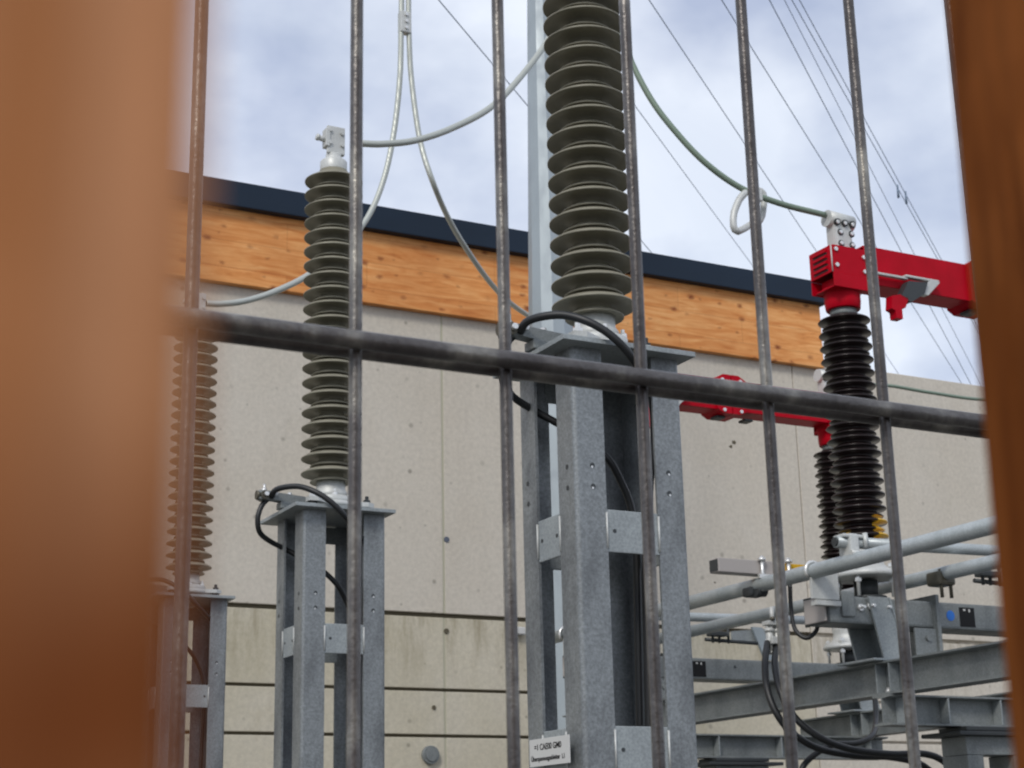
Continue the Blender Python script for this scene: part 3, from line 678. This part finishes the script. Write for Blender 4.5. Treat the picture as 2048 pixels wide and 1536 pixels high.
# drive pipes and rods
pa = empty('drive_pipe', (4.957, 6.3, 2.794), 'long pale galvanised pipe running up right in front of the dark insulators', 'pipe', 'long galvanised pipes over the steel frame')
b = MB(); b.tube([(4.957, 3.6, 2.794), (4.957, 8.92, 2.794)], .037, 20); b.build('pipe_tube', 'pipe', pa, rel=False)
b = MB(); p = Vector((4.957, 6.76, 2.794)); b.bbox(p + Vector((-.05, -.04, -.055)), p + Vector((.045, .04, -.005)), .015); b.tube([p + Vector((-.03, -.05, -.03)), p + Vector((.03, -.05, -.03))], .03, 10); b.build('pipe_clamp', 'dark', pa, rel=False)
pb = empty('drive_pipe', (5.62, 6.3, 2.794), 'galvanised pipe lower behind the first one, passing behind the switch base', 'pipe', 'long galvanised pipes over the steel frame')
b = MB(); b.tube([(5.62, 3.9, 2.794), (5.62, 9.2, 2.794)], .035, 20); b.build('pipe_tube', 'pipe', pb, rel=False)
b = MB(); p = Vector((5.62, 6.12, 2.794)); b.bbox(p + Vector((-.055, -.05, -.06)), p + Vector((.05, .05, .01)), .015)
for dx in (-.03, .03): b.tube([p + Vector((dx, -.03, -.12)), p + Vector((dx, -.03, .02))], .009, 8)
b.build('pipe_clamp', 'bronze', pb, rel=False)
# earthing rods across
er = empty('earthing_rod', (4.9, 6.0, 2.865), 'round galvanised rod clamped across the pipe below the dark insulator with yellow ribs', 'rod', 'galvanised earthing rods lying across')
b = MB(); b.tube([(4.885, 6.0, 2.885), (6.9, 6.0, 2.93)], .0275, 18); b.build('rod_tube', 'pipe', er, rel=False)
b = MB(); b.tube([(4.876, 6.0, 2.885), (4.884, 6.0, 2.885)], .021, 14); b.build('open_end', 'dark', er, rel=False)
b = MB(); b.bbox((4.935, 5.955, 2.80), (4.99, 6.045, 2.925), .012); b.bbox((4.905, 5.96, 2.905), (5.05, 6.04, 2.922), .006); b.tube([(4.93, 5.95, 2.83), (5.0, 5.95, 2.83)], .012, 8); b.tube([(5.03, 5.96, 2.86), (5.03, 5.96, 2.93)], .012, 8)
b.build('rod_clamp', 'casting', er, rel=False)
er2 = copy_tree(er); er2.location = Vector(er.location) + Vector((0, 2.46, 0)); er2['label'] = 'farther galvanised rod running level behind the lower pipe by the pale wall'
rt = empty('box_tube', (4.67, 6.72, 2.86), 'short grey square tube with open dark end and yellow band, fixed on the front pipe', 'tube')
P0 = on_y(1428, 1134, 6.72); P0 = P0 + Vector((0, 0, .008))
b = MB(); b.bbox((P0.x, 6.68, P0.z - .036), (P0.x + .40, 6.76, P0.z + .034), .004); b.build('tube_body', 'cap', rt, rel=False)
b = MB(); b.bbox((P0.x - .004, 6.686, P0.z - .030), (P0.x + .001, 6.754, P0.z + .028), .001); b.build('open_end', 'dark', rt, rel=False)
b = MB(); b.bbox((P0.x + .401, 6.684, P0.z - .032), (P0.x + .75, 6.756, P0.z + .030), .003); b.build('yellow_band', 'yellow', rt, rel=False)
b = MB()
for dx in (.255, .42): b.tube([(P0.x + dx, 6.665, P0.z - .12), (P0.x + dx, 6.665, P0.z + .055)], .0095, 8); b.tube([(P0.x + dx, 6.665, P0.z + .030), (P0.x + dx, 6.665, P0.z + .045)], .02, 6)
b.bbox((P0.x + .23, 6.655, P0.z - .06), (P0.x + .45, 6.675, P0.z - .037), .003)
b.build('clamp_bolts', 'bolt', rt, rel=False)

# black cables hanging from a pale clamp on the right
hc = empty('cable_clamp', on_y(1545, 1270, 7.2), 'pale double cable clamp hanging under the pipes with two black cables', 'clamp')
b = MB(); c = on_y(1545, 1247, 7.2); b.bbox(c + Vector((-.05, -.03, -.012)), c + Vector((.05, .03, .012)), .005)
for d in (-.024, .026):
    b.tube([c + Vector((d, 0, -.012)), c + Vector((d, 0, -.165))], .020, 12)
    for z in (-.03, -.085, -.15): b.tube([c + Vector((d, -.001, z)), c + Vector((d, -.001, z - .016))], .025, 12)
b.bbox(c + Vector((-.04, -.045, -.115)), c + Vector((.04, -.018, -.075)), .006)
b.tube([c + Vector((0, 0, 0)), c + Vector((.0, 0, .09))], .012, 8)
b.build('clamp_body', 'casting', hc, rel=False)
b = MB()
for d in (-.02, .022): b.tube([c + Vector((d, -.03, .012)), c + Vector((d, -.03, .03))], .013, 6)
b.build('clamp_nut', 'bronze', hc, rel=False)
def cable(pts, r, material, label, name='cable', cat='cable', n=10, group=None, seg=12):
    pts = [Vector(p) for p in pts]; o = MB(); o.tube(spline(pts, n), r, seg)
    off = pts[0].copy(); o.v = [q - off for q in o.v]
    ob = o.build(name, material); ob.location = off; tag(ob, label, cat, group); return ob
Y = 7.0
cable([on_y(1535, 1285, 7.2), on_y(1530, 1330, 7.12), on_y(1536, 1385, 7.05), on_y(1558, 1435, Y), on_y(1590, 1470, Y), on_y(1640, 1498, Y), on_y(1710, 1511, Y), on_y(1780, 1514, Y), on_y(1840, 1528, Y), on_y(1880, 1560, Y)], .0185, 'black', 'left of two black cables hanging from the pale clamp under the pipes', 'hanging_cable', group='black cables looping below the steel frame')
cable([on_y(1553, 1285, 7.2), on_y(1550, 1330, 7.1), on_y(1562, 1385, 7.0), on_y(1590, 1435, 6.95), on_y(1640, 1475, 6.9), on_y(1700, 1498, 6.9), on_y(1780, 1508, 6.9), on_y(1850, 1508, 6.9), on_y(1890, 1525, 6.9), on_y(1915, 1560, 6.9)], .0185, 'black', 'right of two black cables hanging from the pale clamp under the pipes', 'hanging_cable', group='black cables looping below the steel frame')
cable([on_y(1592, 1570, 7.1), on_y(1612, 1525, 7.1), on_y(1660, 1492, 7.1), on_y(1715, 1486, 7.1), on_y(1745, 1470, 7.15), on_y(1752, 1440, 7.3), on_y(1750, 1395, 7.4), on_y(1745, 1350, 7.5)], .016, 'black', 'thin black cable crossing the other two and rising behind the beam', 'hanging_cable', group='black cables looping below the steel frame')
cable([on_y(1580, 1170, 6.6), on_y(1582, 1215, 6.6), on_y(1590, 1258, 6.55), on_y(1612, 1276, 6.5), on_y(1632, 1262, 6.48), on_y(1638, 1235, 6.46)], .011, 'black', 'small black cable loop hanging beside the end of the switch base', 'looped_cable')

# ---------------------------------------------------------------- bare aluminium cables
g_c = 'pale aluminium cables between the apparatus'
T3 = Vector((COL[2][0] + .012 + .045, COL[2][1], TOPZ + zt + .15))
cl = Vector((3.86, 8.6, 0)); CLY = 9.3
cable([on_y(412, 607, 9.1), on_y(440, 608, 9.1), on_y(490, 602, 9.12), on_y(550, 583, 9.15), on_y(620, 548, 9.2), on_y(690, 490, 9.22), on_y(738, 430, 9.25), on_y(770, 350, 9.28), on_y(790, 250, CLY), on_y(800, 150, CLY), on_y(802, 72, CLY), on_y(803, 10, CLY), on_y(803, -120, CLY)], .0195, 'cable', 'pale cable from the sky clamp down to the leftmost arrester', group=g_c)
cable([on_y(817, -120, CLY), on_y(817, 10, CLY), on_y(818, 72, CLY), on_y(823, 160, CLY), on_y(840, 280, 9.25), on_y(868, 370, 9.2), on_y(905, 452, 9.5), on_y(960, 538, 9.8), on_y(1005, 592, 10.1), on_y(1055, 630, 10.4), on_y(1110, 655, 10.6), on_y(1170, 662, 10.7)], .0190, 'cable', 'pale cable from the sky clamp down right towards the centre support', group=g_c)
c = on_y(809, 46, CLY)
sc_ = empty('spacer_clamp', c, 'small pale block joining two cables against the sky at top', 'clamp')
b = MB(); b.bbox((-.040, -.03, -.082), (.040, .03, .078), .01); bo = b.build('clamp_block', 'casting', sc_)
for z in (-.05, .0, .05):
    b = MB(); b.bolt((0, -.03, z), (0, -1, 0), .012, .012); b.build('bolt', 'bolt', bo)
cable([on_y(722, 287, 6.6), on_y(765, 288, 6.6), on_y(830, 281, 6.62), on_y(905, 256, 6.66), on_y(985, 212, 6.7), on_y(1050, 143, 6.75), on_y(1100, 72, 6.8), on_y(1140, -20, 6.85), on_y(1165, -130, 6.9)], .0165, 'cable', 'thick pale cable curving up right from the terminal of the arrester left of centre', group=g_c)
cable([on_y(1200, -130, 6.75), on_y(1222, 0, 6.7), on_y(1255, 105, 6.65), on_y(1300, 195, 6.6), on_y(1350, 262, 6.55), on_y(1410, 325, 6.5), on_y(1480, 375, 6.46), on_y(1560, 407, 6.42), on_y(1650, 430, 6.395)], .0165, 'cable_green', 'greenish cable sagging from top centre to the nearest red switch', group=g_c)
cable([on_y(1668, 795, 8.86), on_y(1710, 772, 8.86), on_y(1775, 771, 8.86), on_y(1860, 785, 8.86), on_y(1970, 799, 8.86), on_y(2080, 790, 8.86)], .013, 'cable_green', 'thin dark cable crossing level in front of the wall at far right', group=g_c)
# corner-ring fitting on the greenish cable
o0 = on_y(1500, 385, 6.45)
rg = empty('ring_fitting', o0, 'pale rounded rectangular loop hung on the greenish cable behind a fence wire', 'fitting')
ring = [(1478, 400), (1468, 425), (1467, 452), (1476, 463), (1500, 450), (1520, 440), (1526, 420), (1528, 395), (1522, 383), (1505, 380), (1490, 386), (1478, 400)]
pts = [on_y(x, y, 6.45 + (.0 if x < 1500 else .05)) for x, y in ring]
b = MB(); b.tube(spline(pts, 2), .019, 10, caps=False); b.build('loop', 'casting', rg, rel=False)
q = on_y(1512, 392, 6.44); b = MB(); b.bbox(q + Vector((-.03, -.02, -.03)), q + Vector((.03, .02, .03)), .006); b.build('loop_clamp', 'casting', rg, rel=False)

# ---------------------------------------------------------------- overhead lines far away
lines = [((880, 0), (1500, 735), 'leftmost'), ((1095, -30), (1512, 537), 'second'), ((1300, 0), (1720, 630), 'third'),
         ((1445, 0), (1905, 735), 'fourth'), ((1540, 0), (1945, 772), 'fifth'), ((1570, 0), (2010, 860), 'sixth'),
         ((1585, 0), (2030, 790), 'seventh'), ((1600, 0), (2060, 840), 'eighth')]
descr = ['leftmost thin overhead line, coming out left of the mast', 'second thin overhead line from the left, right of the centre insulator', 'third thin overhead line from the left, passing left of the red switch',
         'fourth overhead line from the left, one of the steep bundle above the red arm', 'fifth overhead line from the left in the steep bundle', 'sixth overhead line from the left in the steep bundle',
         'seventh overhead line from the left, carrying the left small hanging clamp', 'rightmost overhead line of the bundle, carrying the right small hanging clamp']
for i, ((a, b_, nm), ds) in enumerate(zip(lines, descr)):
    dA = ray(*a); dB = ray(*b_)
    A = EYE + dA * (34 + i * 1.5); B = EYE + dB * (62 + i * 2)
    A2 = A - (B - A) * .35; B2 = B + (B - A) * 1.2
    pts = [A2 + (B2 - A2) * (k / 12) + Vector((0, 0, -.5 * (1 - ((k - 6) / 6) ** 2) * .15)) for k in range(13)]
    ob = empty('overhead_line', A2, ds, 'power line', 'thin overhead power lines')
    t = MB(); t.tube(pts, .013 if i != 5 else .010, 6); t.build('conductor', 'line', ob, rel=False)
    if i in (6, 7):
        f = .515 if i == 6 else .50
        for_ = min(range(200), key=lambda k: abs(((EYE - EYE) + (A + (B - A) * k / 199 - EYE)).dot(right) / (A + (B - A) * k / 199 - EYE).dot(fwd) * F + CX - (1796 if i == 6 else 1810)))
        P = A + (B - A) * for_ / 199
        t = MB(); t.tube([P + Vector((0, 0, .05)), P + Vector((.0, 0, -.40))], [.030, .042], 8); t.build('hanging_clamp', 'line', ob, rel=False)

# ---------------------------------------------------------------- mesh fence close to the camera
fe = empty('mesh_fence', (.2, .43, 0), 'weathered welded wire mesh fence filling the foreground', 'fence')
FY = .43
random.seed(3)
x0 = .1270; pit = .04975
for n in range(-12, 26):
    x = x0 + n * pit + random.uniform(-.0004, .0004) + (.0016 if n == 6 else 0)
    lean = random.uniform(-.0006, .0006)
    pts = [(x + lean * (k / 20 - .5), FY + random.uniform(-.0001, .0001), 2.03 * k / 20) for k in range(21)]
    b = MB(); b.tube(pts, .0020, 14); b.build('vertical_wire', 'wire', fe, rel=False)
for n in range(10):
    z = 1.6465 - .2 * 8 + .2 * n + .0
    for s, dz in ((-1, 0), (1, .0)):
        pts = [(-.55 + 2.0 * k / 30, FY + s * .0048, z + dz + random.uniform(-.00008, .00008)) for k in range(31)]
        b = MB(); b.tube(pts, .0028, 16); b.build('horizontal_wire', 'wire', fe, rel=False)
for xx in (-.58, 1.47):
    b = MB(); b.bbox((xx - .02, FY + .012, 0), (xx + .02, FY + .05, 2.08), .003); b.build('fence_post', 'galv', fe, rel=False)

# ---------------------------------------------------------------- wooden slats the camera looks between
sl = MB(); sl.bbox((-.100, .025, .1), (.0077, .043, 2.1), .0008)
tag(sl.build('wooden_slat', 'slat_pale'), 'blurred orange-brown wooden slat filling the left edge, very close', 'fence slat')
sl = MB()
def ex(z): return 0.109292 + (z - 1.50671) * (0.001547) / 0.07666
sl.prism([(ex(.1), .1), (.26, .1), (.26, 2.1), (ex(2.1), 2.1)], .086, .112, 'y')
tag(sl.build('wooden_slat', 'slat_dark'), 'dark red-brown wooden slat along the right edge of the picture', 'fence slat')
